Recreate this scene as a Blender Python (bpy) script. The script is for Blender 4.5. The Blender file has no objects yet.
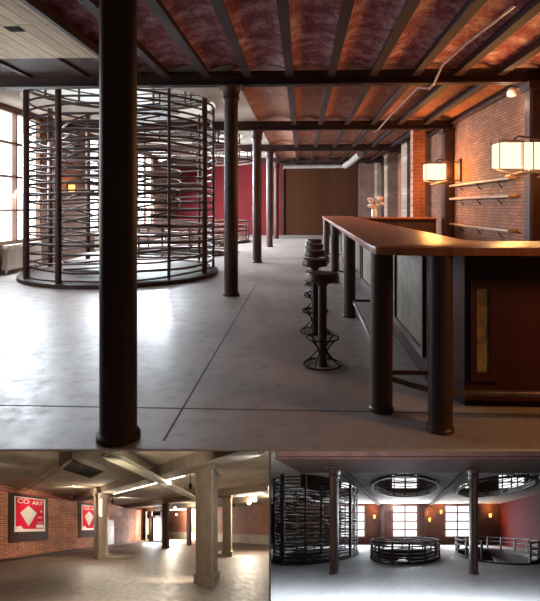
import bpy, bmesh, math, random
from mathutils import Vector, Matrix

random.seed(7)
SC = bpy.context.scene
COL = SC.collection
PI = math.pi

# ------------------------------------------------------------------ camera, world, exposure
YAW = math.atan(21 / 500)
FWD = Vector((-math.sin(YAW), math.cos(YAW), 0))
ACR = Vector((math.cos(YAW), math.sin(YAW), 0))
UP = Vector((0, 0, 1))
cam = bpy.data.cameras.new('camera')
co = bpy.data.objects.new('camera', cam)
COL.objects.link(co)
co.location = (0, 0, 1.4)
co.rotation_euler = (PI / 2, 0, YAW)
cam.sensor_fit = 'HORIZONTAL'
cam.sensor_width = 36
cam.lens = 36 * 500 / 540
cam.shift_x = -11 / 540
cam.shift_y = -94.5 / 540
cam.clip_start = 0.05
cam.clip_end = 300
SC.camera = co

w = bpy.data.worlds.new('world')
SC.world = w
w.use_nodes = True
w.node_tree.nodes['Background'].inputs[0].default_value = (1.0, 0.86, 0.78, 1)
w.node_tree.nodes['Background'].inputs[1].default_value = 0.035

SC.view_settings.view_transform = 'Standard'
SC.view_settings.look = 'None'
SC.view_settings.exposure = 0.6
SC.view_settings.gamma = 1.0
SC.view_settings.use_curve_mapping = False
try:
    SC.cycles.use_denoising = True
    SC.cycles.max_bounces = 8
    SC.cycles.sample_clamp_indirect = 6
except Exception:
    pass

# ------------------------------------------------------------------ the three halls' plan frames
# The bar hall is square to the world.  The two lower halls are sheared and depth-stretched about the camera to line up in its view:
# plumb walls and columns, floor and ceiling tilted down together by the shear.
def plan(across, run, origin):
    m = Matrix.Identity(4)
    for k, c in enumerate((across, run, UP, origin)):
        for r in range(3):
            m[r][k] = c[r]
    return m

BAR = Matrix.Identity(4)
WELL = plan(ACR, ACR * 0.954 + FWD * 3.846 - UP * 2.477, Vector((0, 0, 0)))  # run skewed, dropped and lengthened to match image coordinates
CEL_ = plan(ACR, ACR * -1.123 + FWD * 3.846 - UP * 2.4615, Vector((0, 0, -0.1)))  # cellar run sheared and stretched likewise, from its own vanishing point
CELLAR = CEL_ @ Matrix.Rotation(-math.atan2(115, 130), 4, 'Z')


def lamp(name, kind, fr, loc, power, color, size=0.1, target=None, spot=None, size_y=None):
    l = bpy.data.lights.new(name, kind)
    l.energy = power
    l.color = color
    if kind == 'AREA':
        l.shape = 'RECTANGLE'
        l.size = size
        l.size_y = size_y or size
    else:
        l.shadow_soft_size = size
    if kind == 'SPOT':
        l.spot_size = spot or 1.2
        l.spot_blend = 0.8
    o = bpy.data.objects.new(name, l)
    COL.objects.link(o)
    o.location = fr @ Vector(loc)
    if target is not None:
        o.rotation_euler = ((fr @ Vector(target)) - o.location).to_track_quat('-Z', 'Y').to_euler()
    return o


WARM = (1.0, 0.44, 0.12)
DAY = (0.82, 0.92, 1.0)
COOL = (0.84, 0.92, 1.0)
# daylight through the street windows of the bar hall
for y0, p in ((6.1, 55), (10.5, 370), (15.0, 850), (19.4, 1700)):
    lamp('window_daylight', 'AREA', BAR, (-5.95, y0, 2.05), p, DAY, 2.0, (-2.6, y0 - 0.2, 1.9 if y0 < 8 else 0.0), size_y=2.6)
# daylight through the windows of the hall of wells, then an added fill
for x0 in (-4.4, 0, 4.4):
    lamp('window_daylight', 'AREA', WELL, (x0, 10.75, 1.8), {0: 620, -4.4: 260, 4.4: 170}[x0], COOL, 2.2, (x0 * 0.5, 5.0, -1.5), size_y=2.2)
lamp('added_front_fill', 'AREA', WELL, (-0.3, 2.5, 2.0), 300, COOL, 6.0, (0.0, 5.0, -2.0), size_y=1.4)  # unseen fill added at the open front to brighten the near floor


# ------------------------------------------------------------------ materials
def nodes(name):
    m = bpy.data.materials.new(name)
    m.use_nodes = True
    nt = m.node_tree
    return m, nt, nt.nodes['Principled BSDF']


def coords(nt, swz='xyz', scale=(1, 1, 1)):
    a = nt.nodes.new('ShaderNodeAttribute')
    a.attribute_name = 'lc'
    out = a.outputs['Vector']
    if swz != 'xyz':
        s = nt.nodes.new('ShaderNodeSeparateXYZ')
        c = nt.nodes.new('ShaderNodeCombineXYZ')
        nt.links.new(out, s.inputs[0])
        for k, ch in enumerate(swz):
            if ch in 'xyz':
                nt.links.new(s.outputs['xyz'.index(ch)], c.inputs[k])
        out = c.outputs[0]
    mp = nt.nodes.new('ShaderNodeMapping')
    mp.inputs['Scale'].default_value = scale
    nt.links.new(out, mp.inputs[0])
    return mp.outputs[0]


def noise(nt, vec, scale, detail=5, rough=0.6):
    n = nt.nodes.new('ShaderNodeTexNoise')
    n.inputs['Scale'].default_value = scale
    n.inputs['Detail'].default_value = detail
    n.inputs['Roughness'].default_value = rough
    nt.links.new(vec, n.inputs['Vector'])
    return n.outputs[0]


def ramp(nt, fac, stops):
    r = nt.nodes.new('ShaderNodeValToRGB')
    e = r.color_ramp.elements
    while len(e) < len(stops):
        e.new(0.5)
    for k, (p, c) in enumerate(stops):
        e[k].position = p
        e[k].color = (*c, 1) if len(c) == 3 else c
    nt.links.new(fac, r.inputs[0])
    return r.outputs[0]


def mixc(nt, fac, a, b):
    m = nt.nodes.new('ShaderNodeMix')
    m.data_type = 'RGBA'
    for s, v in ((0, fac), (6, a), (7, b)):
        if isinstance(v, (int, float)):
            m.inputs[s].default_value = v
        elif isinstance(v, tuple):
            m.inputs[s].default_value = (*v, 1)
        else:
            nt.links.new(v, m.inputs[s])
    return m.outputs[2]


def bump(nt, bs, h, strength, dist=0.01):
    b = nt.nodes.new('ShaderNodeBump')
    b.inputs['Strength'].default_value = strength
    b.inputs['Distance'].default_value = dist
    nt.links.new(h, b.inputs['Height'])
    nt.links.new(b.outputs[0], bs.inputs['Normal'])


def mat(name, c1, c2=None, rough=0.6, metal=0.0, scale=3.0, stretch=(1, 1, 1), bmp=0.0, spec=0.5, lo=0.35, hi=0.65):
    m, nt, bs = nodes(name)
    bs.inputs['Roughness'].default_value = rough
    bs.inputs['Metallic'].default_value = metal
    bs.inputs['Specular IOR Level'].default_value = spec
    c2 = c2 or tuple(x * 0.75 for x in c1)
    n = noise(nt, coords(nt, scale=stretch), scale)
    nt.links.new(ramp(nt, n, [(lo, c1), (hi, c2)]), bs.inputs['Base Color'])
    if bmp:
        bump(nt, bs, n, bmp)
    return m


def brick(name, swz, c1, c2, mortar, patch=None, patch_lo=0.55, patch_hi=0.62, rough=0.85, size=5.6, wall=None):
    m, nt, bs = nodes(name)
    bs.inputs['Roughness'].default_value = rough
    v = coords(nt, swz)
    b = nt.nodes.new('ShaderNodeTexBrick')
    b.inputs['Scale'].default_value = size
    b.inputs['Mortar Size'].default_value = 0.045
    b.inputs['Color1'].default_value = (*c1, 1)
    b.inputs['Color2'].default_value = (*c2, 1)
    b.inputs['Mortar'].default_value = (*mortar, 1)
    b.inputs['Brick Width'].default_value = 1.0
    b.inputs['Row Height'].default_value = 0.33
    nt.links.new(v, b.inputs['Vector'])
    n1 = noise(nt, v, 1.3, 6, 0.7)
    col = mixc(nt, ramp(nt, n1, [(0.35, (0, 0, 0)), (0.7, (0.75, 0.75, 0.75))]), b.outputs['Color'], tuple(x * 0.45 for x in c2))
    if patch:
        n2 = noise(nt, v, 3.5, 8, 0.75)
        col = mixc(nt, ramp(nt, n2, [(patch_lo, (0, 0, 0)), (patch_hi, (1, 1, 1))]), col, patch)
    nt.links.new(col, bs.inputs['Base Color'])
    bump(nt, bs, b.outputs['Fac'], -0.6, 0.012)
    return m


def emit(name, color, strength):
    m = bpy.data.materials.new(name)
    m.use_nodes = True
    nt = m.node_tree
    nt.nodes.remove(nt.nodes['Principled BSDF'])
    e = nt.nodes.new('ShaderNodeEmission')
    e.inputs[0].default_value = (*color, 1)
    e.inputs[1].default_value = strength
    nt.links.new(e.outputs[0], nt.nodes['Material Output'].inputs[0])
    return m


def floor_mat(name, c1, c2, stain, rough):
    m, nt, bs = nodes(name)
    v = coords(nt)
    n1 = noise(nt, v, 0.7, 7, 0.65)
    n2 = noise(nt, v, 7, 6, 0.7)
    col = ramp(nt, n1, [(0.35, c1), (0.62, c2)])
    col = mixc(nt, ramp(nt, n2, [(0.52, (0, 0, 0)), (0.75, (0.6, 0.6, 0.6))]), col, stain)
    nt.links.new(col, bs.inputs['Base Color'])
    nt.links.new(ramp(nt, n2, [(0.3, (rough - 0.1,) * 3), (0.7, (rough + 0.12,) * 3)]), bs.inputs['Roughness'])
    bump(nt, bs, n2, 0.12, 0.004)
    return m


def boards(name, swz, c1, c2, gap, width, rough=0.7):
    m, nt, bs = nodes(name)
    bs.inputs['Specular IOR Level'].default_value = 0.2
    bs.inputs['Roughness'].default_value = rough
    v = coords(nt, swz)
    b = nt.nodes.new('ShaderNodeTexBrick')
    b.inputs['Scale'].default_value = 1
    b.inputs['Brick Width'].default_value = 2.6
    b.inputs['Row Height'].default_value = width
    b.inputs['Mortar Size'].default_value = 0.006
    b.inputs['Color1'].default_value = (*c1, 1)
    b.inputs['Color2'].default_value = (*c2, 1)
    b.inputs['Mortar'].default_value = (*gap, 1)
    nt.links.new(v, b.inputs['Vector'])
    mp = nt.nodes.new('ShaderNodeMapping')
    mp.inputs['Scale'].default_value = (1.5, 22, 1)
    nt.links.new(v, mp.inputs[0])
    n = noise(nt, mp.outputs[0], 1.6, 6, 0.7)
    col = mixc(nt, ramp(nt, n, [(0.4, (0, 0, 0)), (0.7, (0.8, 0.8, 0.8))]), b.outputs['Color'], tuple(x * 0.4 for x in c2))
    nt.links.new(col, bs.inputs['Base Color'])
    bump(nt, bs, n, 0.25, 0.006)
    return m


M = {}
M['floor'] = floor_mat('polished_concrete', (0.40, 0.345, 0.325), (0.28, 0.235, 0.22), (0.16, 0.12, 0.11), 0.38)
M['floor_well'] = floor_mat('pale_concrete', (0.52, 0.53, 0.55), (0.42, 0.43, 0.45), (0.30, 0.30, 0.31), 0.55)
M['floor_cellar'] = floor_mat('cellar_concrete', (0.17, 0.135, 0.108), (0.12, 0.096, 0.078), (0.08, 0.06, 0.048), 0.50)
M['joint'] = mat('floor_joint', (0.10, 0.085, 0.08), rough=0.8)
M['iron'] = mat('dark_iron', (0.040, 0.018, 0.013), (0.085, 0.036, 0.024), rough=0.48, metal=0.0, spec=0.3, scale=5, stretch=(1, 1, 0.3), bmp=0.2, lo=0.45, hi=0.8)
M['beam'] = mat('beam_paint', (0.026, 0.011, 0.009), (0.055, 0.023, 0.018), rough=0.6, spec=0.2, scale=2.5, bmp=0.15, lo=0.4, hi=0.75)
M['joist'] = mat('joist_paint', (0.030, 0.014, 0.014), (0.05, 0.023, 0.021), rough=0.65, spec=0.2, scale=3)
M['vault_maroon'] = brick('painted_vault_brick', 'yx', (0.52, 0.15, 0.19), (0.40, 0.11, 0.145), (0.26, 0.10, 0.12), (0.78, 0.52, 0.56), 0.46, 0.64)
M['vault_brick'] = brick('bare_vault_brick', 'yx', (0.52, 0.19, 0.10), (0.40, 0.14, 0.075), (0.30, 0.15, 0.10), (0.62, 0.40, 0.28), 0.56, 0.68)
M['ceil_boards'] = boards('dark_ceiling_boards', 'xy', (0.075, 0.040, 0.034), (0.055, 0.03, 0.025), (0.02, 0.01, 0.01), 0.17)
M['hatch'] = boards('whitewashed_boards', 'yx', (0.64, 0.47, 0.30), (0.46, 0.32, 0.19), (0.05, 0.03, 0.02), 0.16)
M['plaster'] = mat('old_plaster', (0.52, 0.45, 0.38), (0.42, 0.35, 0.29), rough=0.85, scale=2, bmp=0.2)
M['white_trim'] = mat('white_paint', (0.9, 0.88, 0.85), (0.86, 0.84, 0.8), rough=0.5)
M['red_wall'] = mat('red_plaster', (0.13, 0.014, 0.017), (0.11, 0.012, 0.014), rough=0.85, spec=0.12, scale=1.2)
M['brick_right'] = brick('bar_wall_brick', 'yz', (0.36, 0.135, 0.062), (0.20, 0.075, 0.036), (0.075, 0.034, 0.02), (0.33, 0.19, 0.12), 0.62, 0.74)
M['brick_back'] = brick('back_wall_brick', 'xz', (0.25, 0.11, 0.085), (0.18, 0.08, 0.065), (0.22, 0.14, 0.11), (0.34, 0.25, 0.21), 0.6, 0.74)
M['brick_pier'] = brick('pier_brick', 'xz', (0.30, 0.19, 0.14), (0.24, 0.15, 0.11), (0.24, 0.16, 0.12), (0.40, 0.31, 0.25), 0.55, 0.70)
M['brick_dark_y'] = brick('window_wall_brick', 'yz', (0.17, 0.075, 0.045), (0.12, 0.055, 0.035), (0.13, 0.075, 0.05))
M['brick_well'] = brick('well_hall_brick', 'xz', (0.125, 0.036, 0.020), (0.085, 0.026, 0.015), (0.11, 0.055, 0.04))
M['brick_cellar'] = brick('cellar_wall_brick', 'yz', (0.60, 0.16, 0.055), (0.27, 0.065, 0.03), (0.56, 0.40, 0.28), (0.50, 0.30, 0.18), 0.62, 0.72, size=3.6)
M['brick_cellar_end'] = brick('cellar_end_brick', 'xz', (0.46, 0.125, 0.065), (0.36, 0.10, 0.05), (0.40, 0.24, 0.17), size=3.6)
M['dark_wood'] = boards('dark_panelling', 'zx', (0.058, 0.018, 0.005), (0.045, 0.014, 0.004), (0.03, 0.012, 0.006), 0.45, 0.95)
M['counter'] = mat('oiled_counter', (0.46, 0.16, 0.075), (0.29, 0.09, 0.042), rough=0.34, spec=0.35, scale=3, stretch=(6, 0.7, 1))
M['bar_panel'] = mat('oxblood_panel', (0.062, 0.011, 0.010), (0.045, 0.008, 0.007), rough=0.55, spec=0.3, scale=2)
M['post'] = mat('bar_post', (0.075, 0.035, 0.026), (0.045, 0.020, 0.016), rough=0.42, metal=0.15, scale=4, stretch=(1, 1, 0.2))
M['gold'] = mat('mottled_gilt', (0.32, 0.23, 0.11), (0.13, 0.10, 0.05), rough=0.5, scale=9, lo=0.4, hi=0.6)
M['greenish'] = mat('mottled_green_panel', (0.21, 0.17, 0.115), (0.11, 0.085, 0.06), rough=0.55, scale=8)
M['steel'] = mat('worn_steel', (0.22, 0.17, 0.15), (0.12, 0.085, 0.075), rough=0.35, metal=0.7, scale=5)
M['cage'] = mat('cage_iron', (0.030, 0.014, 0.010), (0.055, 0.024, 0.016), rough=0.55, spec=0.25, scale=6)
M['cage_well'] = mat('well_iron', (0.022, 0.012, 0.010), (0.034, 0.018, 0.014), rough=0.6, spec=0.15, scale=6)
M['seat'] = mat('stool_seat', (0.10, 0.042, 0.032), (0.065, 0.027, 0.021), rough=0.4, scale=5)
M['radiator'] = mat('radiator_enamel', (0.66, 0.60, 0.50), (0.56, 0.5, 0.42), rough=0.4)
M['frame'] = mat('window_frame_wood', (0.20, 0.105, 0.065), (0.15, 0.075, 0.045), rough=0.6)
M['pane'] = emit('daylit_glass', (0.93, 0.97, 1.0), 3.2)
M['pane_soft'] = emit('daylit_glass_far', (0.97, 0.98, 1.0), 1.05)
M['pane_warm'] = emit('daylit_glass_soft', (1.0, 0.97, 0.94), 1.7)
M['shade'] = emit('lamp_glass', (1.0, 0.72, 0.42), 1.35)
M['sconce_glow'] = emit('sconce_glass', (1.0, 0.42, 0.10), 2.2)
M['bulb'] = emit('bulb_glass', (1.0, 0.86, 0.62), 14.0)
M['tube'] = emit('tube_glass', (1.0, 0.88, 0.68), 5.0)
M['shelf'] = mat('shelf_wood', (0.30, 0.17, 0.085), (0.22, 0.12, 0.06), rough=0.55, scale=4, stretch=(1, 0.3, 3))
M['conduit'] = mat('conduit_metal', (0.30, 0.19, 0.17), (0.24, 0.15, 0.13), rough=0.4, metal=0.4)
M['duct'] = mat('duct_paint', (0.24, 0.20, 0.18), (0.19, 0.16, 0.14), rough=0.6)
M['white'] = mat('white_enamel', (0.80, 0.77, 0.72), (0.74, 0.70, 0.66), rough=0.4)
M['pink'] = mat('pale_pink_petals', (0.70, 0.42, 0.40), (0.80, 0.60, 0.56), rough=0.7, scale=20)
M['leaf'] = mat('leaf_green', (0.05, 0.07, 0.03), (0.08, 0.10, 0.04), rough=0.6)
M['concrete'] = mat('board_marked_concrete', (0.26, 0.20, 0.145), (0.19, 0.145, 0.105), rough=0.8, scale=4, stretch=(3, 3, 0.6), bmp=0.35)
M['concrete_c'] = mat('cellar_soffit', (0.44, 0.36, 0.265), (0.30, 0.235, 0.17), rough=0.85, scale=1.6, bmp=0.3)
M['coil'] = mat('unit_casing', (0.085, 0.06, 0.042), (0.065, 0.045, 0.032), rough=0.5)
M['black'] = mat('grille_black', (0.012, 0.010, 0.009), (0.02, 0.017, 0.014), rough=0.9, spec=0.05)
M['tray'] = mat('tray_paint', (0.50, 0.47, 0.34), (0.42, 0.39, 0.28), rough=0.55)
M['red_pipe'] = mat('red_pipe_paint', (0.42, 0.055, 0.03), (0.34, 0.045, 0.025), rough=0.45)
M['rust_pipe'] = mat('rust_pipe_paint', (0.20, 0.10, 0.065), (0.15, 0.075, 0.05), rough=0.5)
M['recess'] = mat('dark_stained_board', (0.055, 0.022, 0.016), (0.04, 0.016, 0.012), rough=0.7, spec=0.15)
M['poster_red'] = mat('poster_red', (0.72, 0.012, 0.045), (0.66, 0.010, 0.038), rough=0.8, spec=0.1)
M['poster_cream'] = mat('poster_cream', (0.62, 0.54, 0.44), (0.56, 0.48, 0.38), rough=0.5)
M['poster_white'] = mat('poster_white', (0.85, 0.70, 0.62), (0.82, 0.66, 0.58), rough=0.5)
M['poster_pink'] = mat('poster_pink', (0.78, 0.25, 0.22), (0.74, 0.2, 0.2), rough=0.5)
M['grey_door'] = mat('grey_metal_door', (0.27, 0.245, 0.205), (0.23, 0.205, 0.17), rough=0.5)
M['upper_white'] = mat('upper_plaster', (0.62, 0.60, 0.57), (0.54, 0.52, 0.49), rough=0.8)


# ------------------------------------------------------------------ mesh helpers
ORG = {}


class MB:
    def __init__(s):
        s.v, s.f, s.sm = [], [], []

    def add(s, vs, fs, smooth=False):
        b = len(s.v)
        s.v += [tuple(p) for p in vs]
        s.f += [tuple(b + i for i in f) for f in fs]
        s.sm += [smooth] * len(fs)
        return s

    def box(s, x0, x1, y0, y1, z0, z1):
        vs = [(x, y, z) for x in (x0, x1) for y in (y0, y1) for z in (z0, z1)]
        return s.add(vs, [(0, 1, 3, 2), (4, 6, 7, 5), (0, 4, 5, 1), (2, 3, 7, 6), (0, 2, 6, 4), (1, 5, 7, 3)])

    def chamfer_box(s, x0, x1, y0, y1, z0, z1, c):
        prof = [(x0 + c, y0), (x1 - c, y0), (x1, y0 + c), (x1, y1 - c), (x1 - c, y1), (x0 + c, y1), (x0, y1 - c), (x0, y0 + c)]
        return s.prism(prof, z0, z1)

    def prism(s, poly, z0, z1):
        n = len(poly)
        vs = [(x, y, z0) for x, y in poly] + [(x, y, z1) for x, y in poly]
        fs = [tuple(range(n))[::-1], tuple(range(n, 2 * n))] + [(i, (i + 1) % n, n + (i + 1) % n, n + i) for i in range(n)]
        return s.add(vs, fs)

    def cyl(s, p0, p1, r0, r1=None, n=14, caps=True):
        r1 = r0 if r1 is None else r1
        return s.tube([p0, p1], [r0, r1], n, caps=caps)

    def lathe(s, c, prof, n=20):
        cx, cy = c
        vs, fs = [], []
        for r, z in prof:
            for k in range(n):
                a = 2 * PI * k / n
                vs.append((cx + r * math.cos(a), cy + r * math.sin(a), z))
        for j in range(len(prof) - 1):
            for k in range(n):
                fs.append((j * n + k, j * n + (k + 1) % n, (j + 1) * n + (k + 1) % n, (j + 1) * n + k))
        s.add(vs, fs, True)
        s.add([vs[k] for k in range(n)], [tuple(range(n))[::-1]])
        return s.add(vs[-n:], [tuple(range(n))])

    def tube(s, pts, r, n=8, closed=False, caps=True, squash=1.0):
        pts = [Vector(p) for p in pts]
        m = len(pts)
        rs = r if isinstance(r, (list, tuple)) else [r] * m
        vs, fs = [], []
        t0 = None
        for i, p in enumerate(pts):
            if closed:
                d = pts[(i + 1) % m] - pts[i - 1]
            else:
                d = pts[min(i + 1, m - 1)] - pts[max(i - 1, 0)]
            d.normalize()
            ref = UP if abs(d.z) < 0.95 else Vector((0, 1, 0))
            a = d.cross(ref).normalized()
            b = a.cross(d).normalized()
            for k in range(n):
                t = 2 * PI * (k + 0.5) / n
                vs.append(p + a * (rs[i] * math.cos(t) * squash) + b * (rs[i] * math.sin(t)))
        for i in range(m if closed else m - 1):
            j = (i + 1) % m
            for k in range(n):
                fs.append((i * n + k, i * n + (k + 1) % n, j * n + (k + 1) % n, j * n + k))
        s.add(vs, fs, True)
        if caps and not closed:
            s.add(vs[:n], [tuple(range(n))[::-1]])
            s.add(vs[-n:], [tuple(range(n))])
        return s

    def ring(s, c, R, z, r, seg=40, a0=0, a1=2 * PI, wob=0.0, rw=0.0, ph=0.0, n=6, squash=1.0, rise=0.0):
        full = abs(a1 - a0 - 2 * PI) < 1e-6 and rise == 0
        cnt = seg if full else seg + 1
        pts = []
        for k in range(cnt):
            a = a0 + (a1 - a0) * k / seg
            rr = R + rw * math.sin(3 * a + ph * 2.3)
            pts.append((c[0] + rr * math.cos(a), c[1] + rr * math.sin(a), z + wob * math.sin(2 * a + ph) + wob * 0.6 * math.sin(5 * a + ph * 1.7) + rise * k / seg))
        return s.tube(pts, r, n, closed=full, squash=squash)

    def build(s, name, m, parent=None, fr=BAR, bevel=0.0):
        me = bpy.data.meshes.new(name)
        bm = bmesh.new()
        lay = bm.verts.layers.float_vector.new('lc')
        vv = []
        for p in s.v:
            q = bm.verts.new(p)
            q[lay] = Vector(p)
            vv.append(q)
        for f, sm in zip(s.f, s.sm):
            try:
                fc = bm.faces.new([vv[i] for i in f])
                fc.smooth = sm
            except ValueError:
                pass
        bmesh.ops.remove_doubles(bm, verts=bm.verts, dist=1e-5)
        if bevel:
            es = [e for e in bm.edges if len(e.link_faces) == 2 and e.calc_face_angle(0) > 0.6]
            bmesh.ops.bevel(bm, geom=es, offset=bevel, segments=2, affect='EDGES', profile=0.6)
            for v in bm.verts:
                v[lay] = v.co
        bmesh.ops.recalc_face_normals(bm, faces=bm.faces)
        return finish(bm, me, name, m, parent, fr)


def finish(bm, me, name, m, parent, fr):
    off = ORG.get(parent.name, Vector()) if parent is not None else Vector()
    for v in bm.verts:
        v.co = fr @ v.co - off
    bm.to_mesh(me)
    bm.free()
    me.set_sharp_from_angle(angle=math.radians(40))
    me.materials.append(M[m])
    o = bpy.data.objects.new(name, me)
    COL.objects.link(o)
    if parent is not None:
        o.parent = parent
    ORG[o.name] = off
    return o


def slab(name, m, outer, holes, z, fr=BAR, thick=0.0, parent=None):
    """a horizontal plate with round holes"""
    bm = bmesh.new()
    es = []
    for loop in [outer] + holes:
        vs = [bm.verts.new((x, y, z)) for x, y in loop]
        es += [bm.edges.new((vs[i], vs[(i + 1) % len(vs)])) for i in range(len(vs))]
    bmesh.ops.triangle_fill(bm, edges=es, use_beauty=True)
    if thick:
        r = bmesh.ops.extrude_face_region(bm, geom=list(bm.faces))
        for g in r['geom']:
            if isinstance(g, bmesh.types.BMVert):
                g.co.z += thick
        bmesh.ops.recalc_face_normals(bm, faces=bm.faces)
    lay = bm.verts.layers.float_vector.new('lc')
    for v in bm.verts:
        v[lay] = v.co
    return finish(bm, bpy.data.meshes.new(name), name, m, parent, fr)


def circle(c, r, n=40):
    return [(c[0] + r * math.cos(2 * PI * k / n), c[1] + r * math.sin(2 * PI * k / n)) for k in range(n)]


def tag(o, label, cat, group=None):
    o['label'] = label
    o['category'] = cat
    o['kind'] = 'thing'
    if group:
        o['group'] = group
    return o


def thing(name, label, cat, loc, fr=BAR, group=None):
    o = bpy.data.objects.new(name, None)
    COL.objects.link(o)
    o.empty_display_size = 0.1
    o.location = fr @ Vector(loc)
    ORG[o.name] = o.location.copy()
    return tag(o, label, cat, group)


def struct(o):
    o['kind'] = 'structure'
    return o


def group_struct(name, loc=(0, 0, 0), fr=BAR):
    o = bpy.data.objects.new(name, None)
    COL.objects.link(o)
    o.location = fr @ Vector(loc)
    ORG[o.name] = o.location.copy()
    o['kind'] = 'structure'
    return o


def dup(root, delta, label):
    """a copy of a thing with copies of its parts and sub-parts, moved by a world-space step"""
    r = root.copy()
    COL.objects.link(r)
    r.location = root.location + delta
    if label:
        r['label'] = label
    for ch in root.children:
        c = ch.copy()
        COL.objects.link(c)
        c.parent = r
        for g in ch.children:
            d = g.copy()
            COL.objects.link(d)
            d.parent = c
    return r


def step(fr, dx, dy, dz=0):
    return fr.to_3x3() @ Vector((dx, dy, dz))


# ================================================================== THE BAR HALL (large structure)
XL, XR, YB, ZC = -6.1, 3.7, 24.1, 3.5
fa = (-2.6, 2.775)
fb = (4.2, 3.06)
fl = slab('floor', 'floor', [fa, fb, (4.2, YB), (XL, YB), (XL, 2.775)],
          [circle((-3.69, y), 1.45) for y in (14.8, 19.4)], -0.010, thick=0.010)
struct(fl)
j = MB().box(-0.832, -0.818, 2.95, 9.0, 0, 0.0012)
j.build('joint', 'joint', fl)
MB().box(-4.6, 3.6, 3.42, 3.434, 0, 0.0012).build('joint', 'joint', fl)
MB().box(-6.0, 3.6, 9.0, 9.014, 0, 0.0012).build('joint', 'joint', fl)

# pale nosing along the floor's open edge
nz = MB()
d = Vector((fb[0] - fa[0], fb[1] - fa[1], 0)).normalized()
nrm = Vector((d.y, -d.x, 0))
p0, p1 = Vector((*fa, 0)) - d * 0.2, Vector((*fb, 0)) + d * 0.2
q = [p0 + nrm * 0.004, p1 + nrm * 0.004, p1 - nrm * 0.02, p0 - nrm * 0.02]
nz.prism([(v.x, v.y) for v in q], -0.0115, -0.0005)
struct(nz.build('trim_1', 'white_trim'))

# ceilings
vc = MB()
JX = [-5.95 + 0.64 * k for k in range(16)]
def vaults(mb, xs, y0, y1, z0=3.52, rise=0.09):
    for a, b in zip(xs[:-1], xs[1:]):
        n = 6
        vs, fs = [], []
        for y in (y0, y1):
            for k in range(n + 1):
                t = k / n
                vs.append((a + (b - a) * t, y, z0 + rise * math.sin(PI * t)))
        for k in range(n):
            fs.append((k, k + 1, n + 2 + k, n + 1 + k))
        mb.add(vs, fs, True)
def joists(ceil, xs, y0, y1, top=3.60):
    for x in xs:
        b = MB().box(x - 0.014, x + 0.014, y0, y1, 3.40, top).box(x - 0.06, x + 0.06, y0, y1, 3.385, 3.402)
        b.build('joist', 'joist', ceil)
vaults(vc, [XL] + JX + [XR], 1.2, 7.8)
c1 = struct(vc.build('ceiling', 'vault_maroon'))
joists(c1, [x for x in JX if x > -2.8], 1.2, 7.72)
MB().box(XL, -2.62, 4.0, 6.40, 3.33, 3.40).build('plank_panel', 'hatch', c1)
MB().box(-2.62, -2.57, 3.6, 6.40, 3.31, 3.42).build('panel_trim', 'joist', c1)
MB().box(-3.21, -3.05, 5.25, 5.39, 3.322, 3.33).build('panel_slot', 'black', c1)
MB().box(XL, -2.50, 6.40, 7.72, 3.44, 3.47).build('dark_planking', 'ceil_boards', c1)
for x in (-5.2, -4.3, -3.4):
    MB().box(x, x + 0.07, 6.42, 7.70, 3.405, 3.44).build('batten', 'joist', c1)
JR = [x for x in JX if x > -1.2]
BY = [7.8, 12.4, 17.1, 21.8]
for k, (y0, y1) in enumerate(((7.8, 12.4), (12.4, 17.1), (17.1, 21.8), (21.8, YB))):
    v = MB()
    vaults(v, [-1.16] + JR[1:] + [XR], y0, y1)
    c = struct(v.build('ceiling', 'vault_brick'))
    joists(c, JR[1:], y0 + 0.085, y1 - 0.085)
WELLS = [(-3.69, 10.18), (-3.69, 14.8), (-3.69, 19.4)]
struct(slab('ceiling', 'plaster', [(XL, 7.85), (-1.1, 7.85), (-1.1, YB), (XL, YB)], [circle(c, 1.9) for c in WELLS], ZC, thick=0.22))
# upper storey glimpsed through the three round openings
up = MB().box(XL - 0.2, XL, 7.0, YB, 3.72, 6.4)
struct(up.build('wall_upper_left', 'upper_white'))
struct(MB().box(XL, -1.0, 7.0, YB, 6.4, 6.5).build('ceiling_upper', 'upper_white'))
struct(MB().box(-1.1, -1.0, 7.0, YB, 3.72, 6.4).build('wall_upper_right', 'upper_white'))
struct(MB().box(XL, -1.0, YB, YB + 0.1, 3.72, 6.4).build('wall_upper_back', 'upper_white'))
for x, y in WELLS:
    lamp('upper_daylight', 'AREA', BAR, (x - 0.4, y, 6.3), 130, DAY, 2.4, (x, y, 0), size_y=2.4)

# walls
def wall_with_windows(mb, x0, x1, y0, y1, z0, z1, wins):
    """wall slab along y with rectangular openings (ya, yb, za, zb)"""
    cur = y0
    for ya, yb, za, zb in wins:
        mb.box(x0, x1, cur, ya, z0, z1)
        mb.box(x0, x1, ya, yb, z0, za)
        mb.box(x0, x1, ya, yb, zb, z1)
        cur = yb
    mb.box(x0, x1, cur, y1, z0, z1)
WINC = [6.1, 10.5, 15.0, 19.4]
wl = MB()
wall_with_windows(wl, XL - 0.35, XL, 0.8, YB, 0, ZC, [(y - 1.0, y + 1.0, 0.6, 3.44) for y in WINC])
struct(wl.build('wall_left', 'brick_dark_y'))

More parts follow.
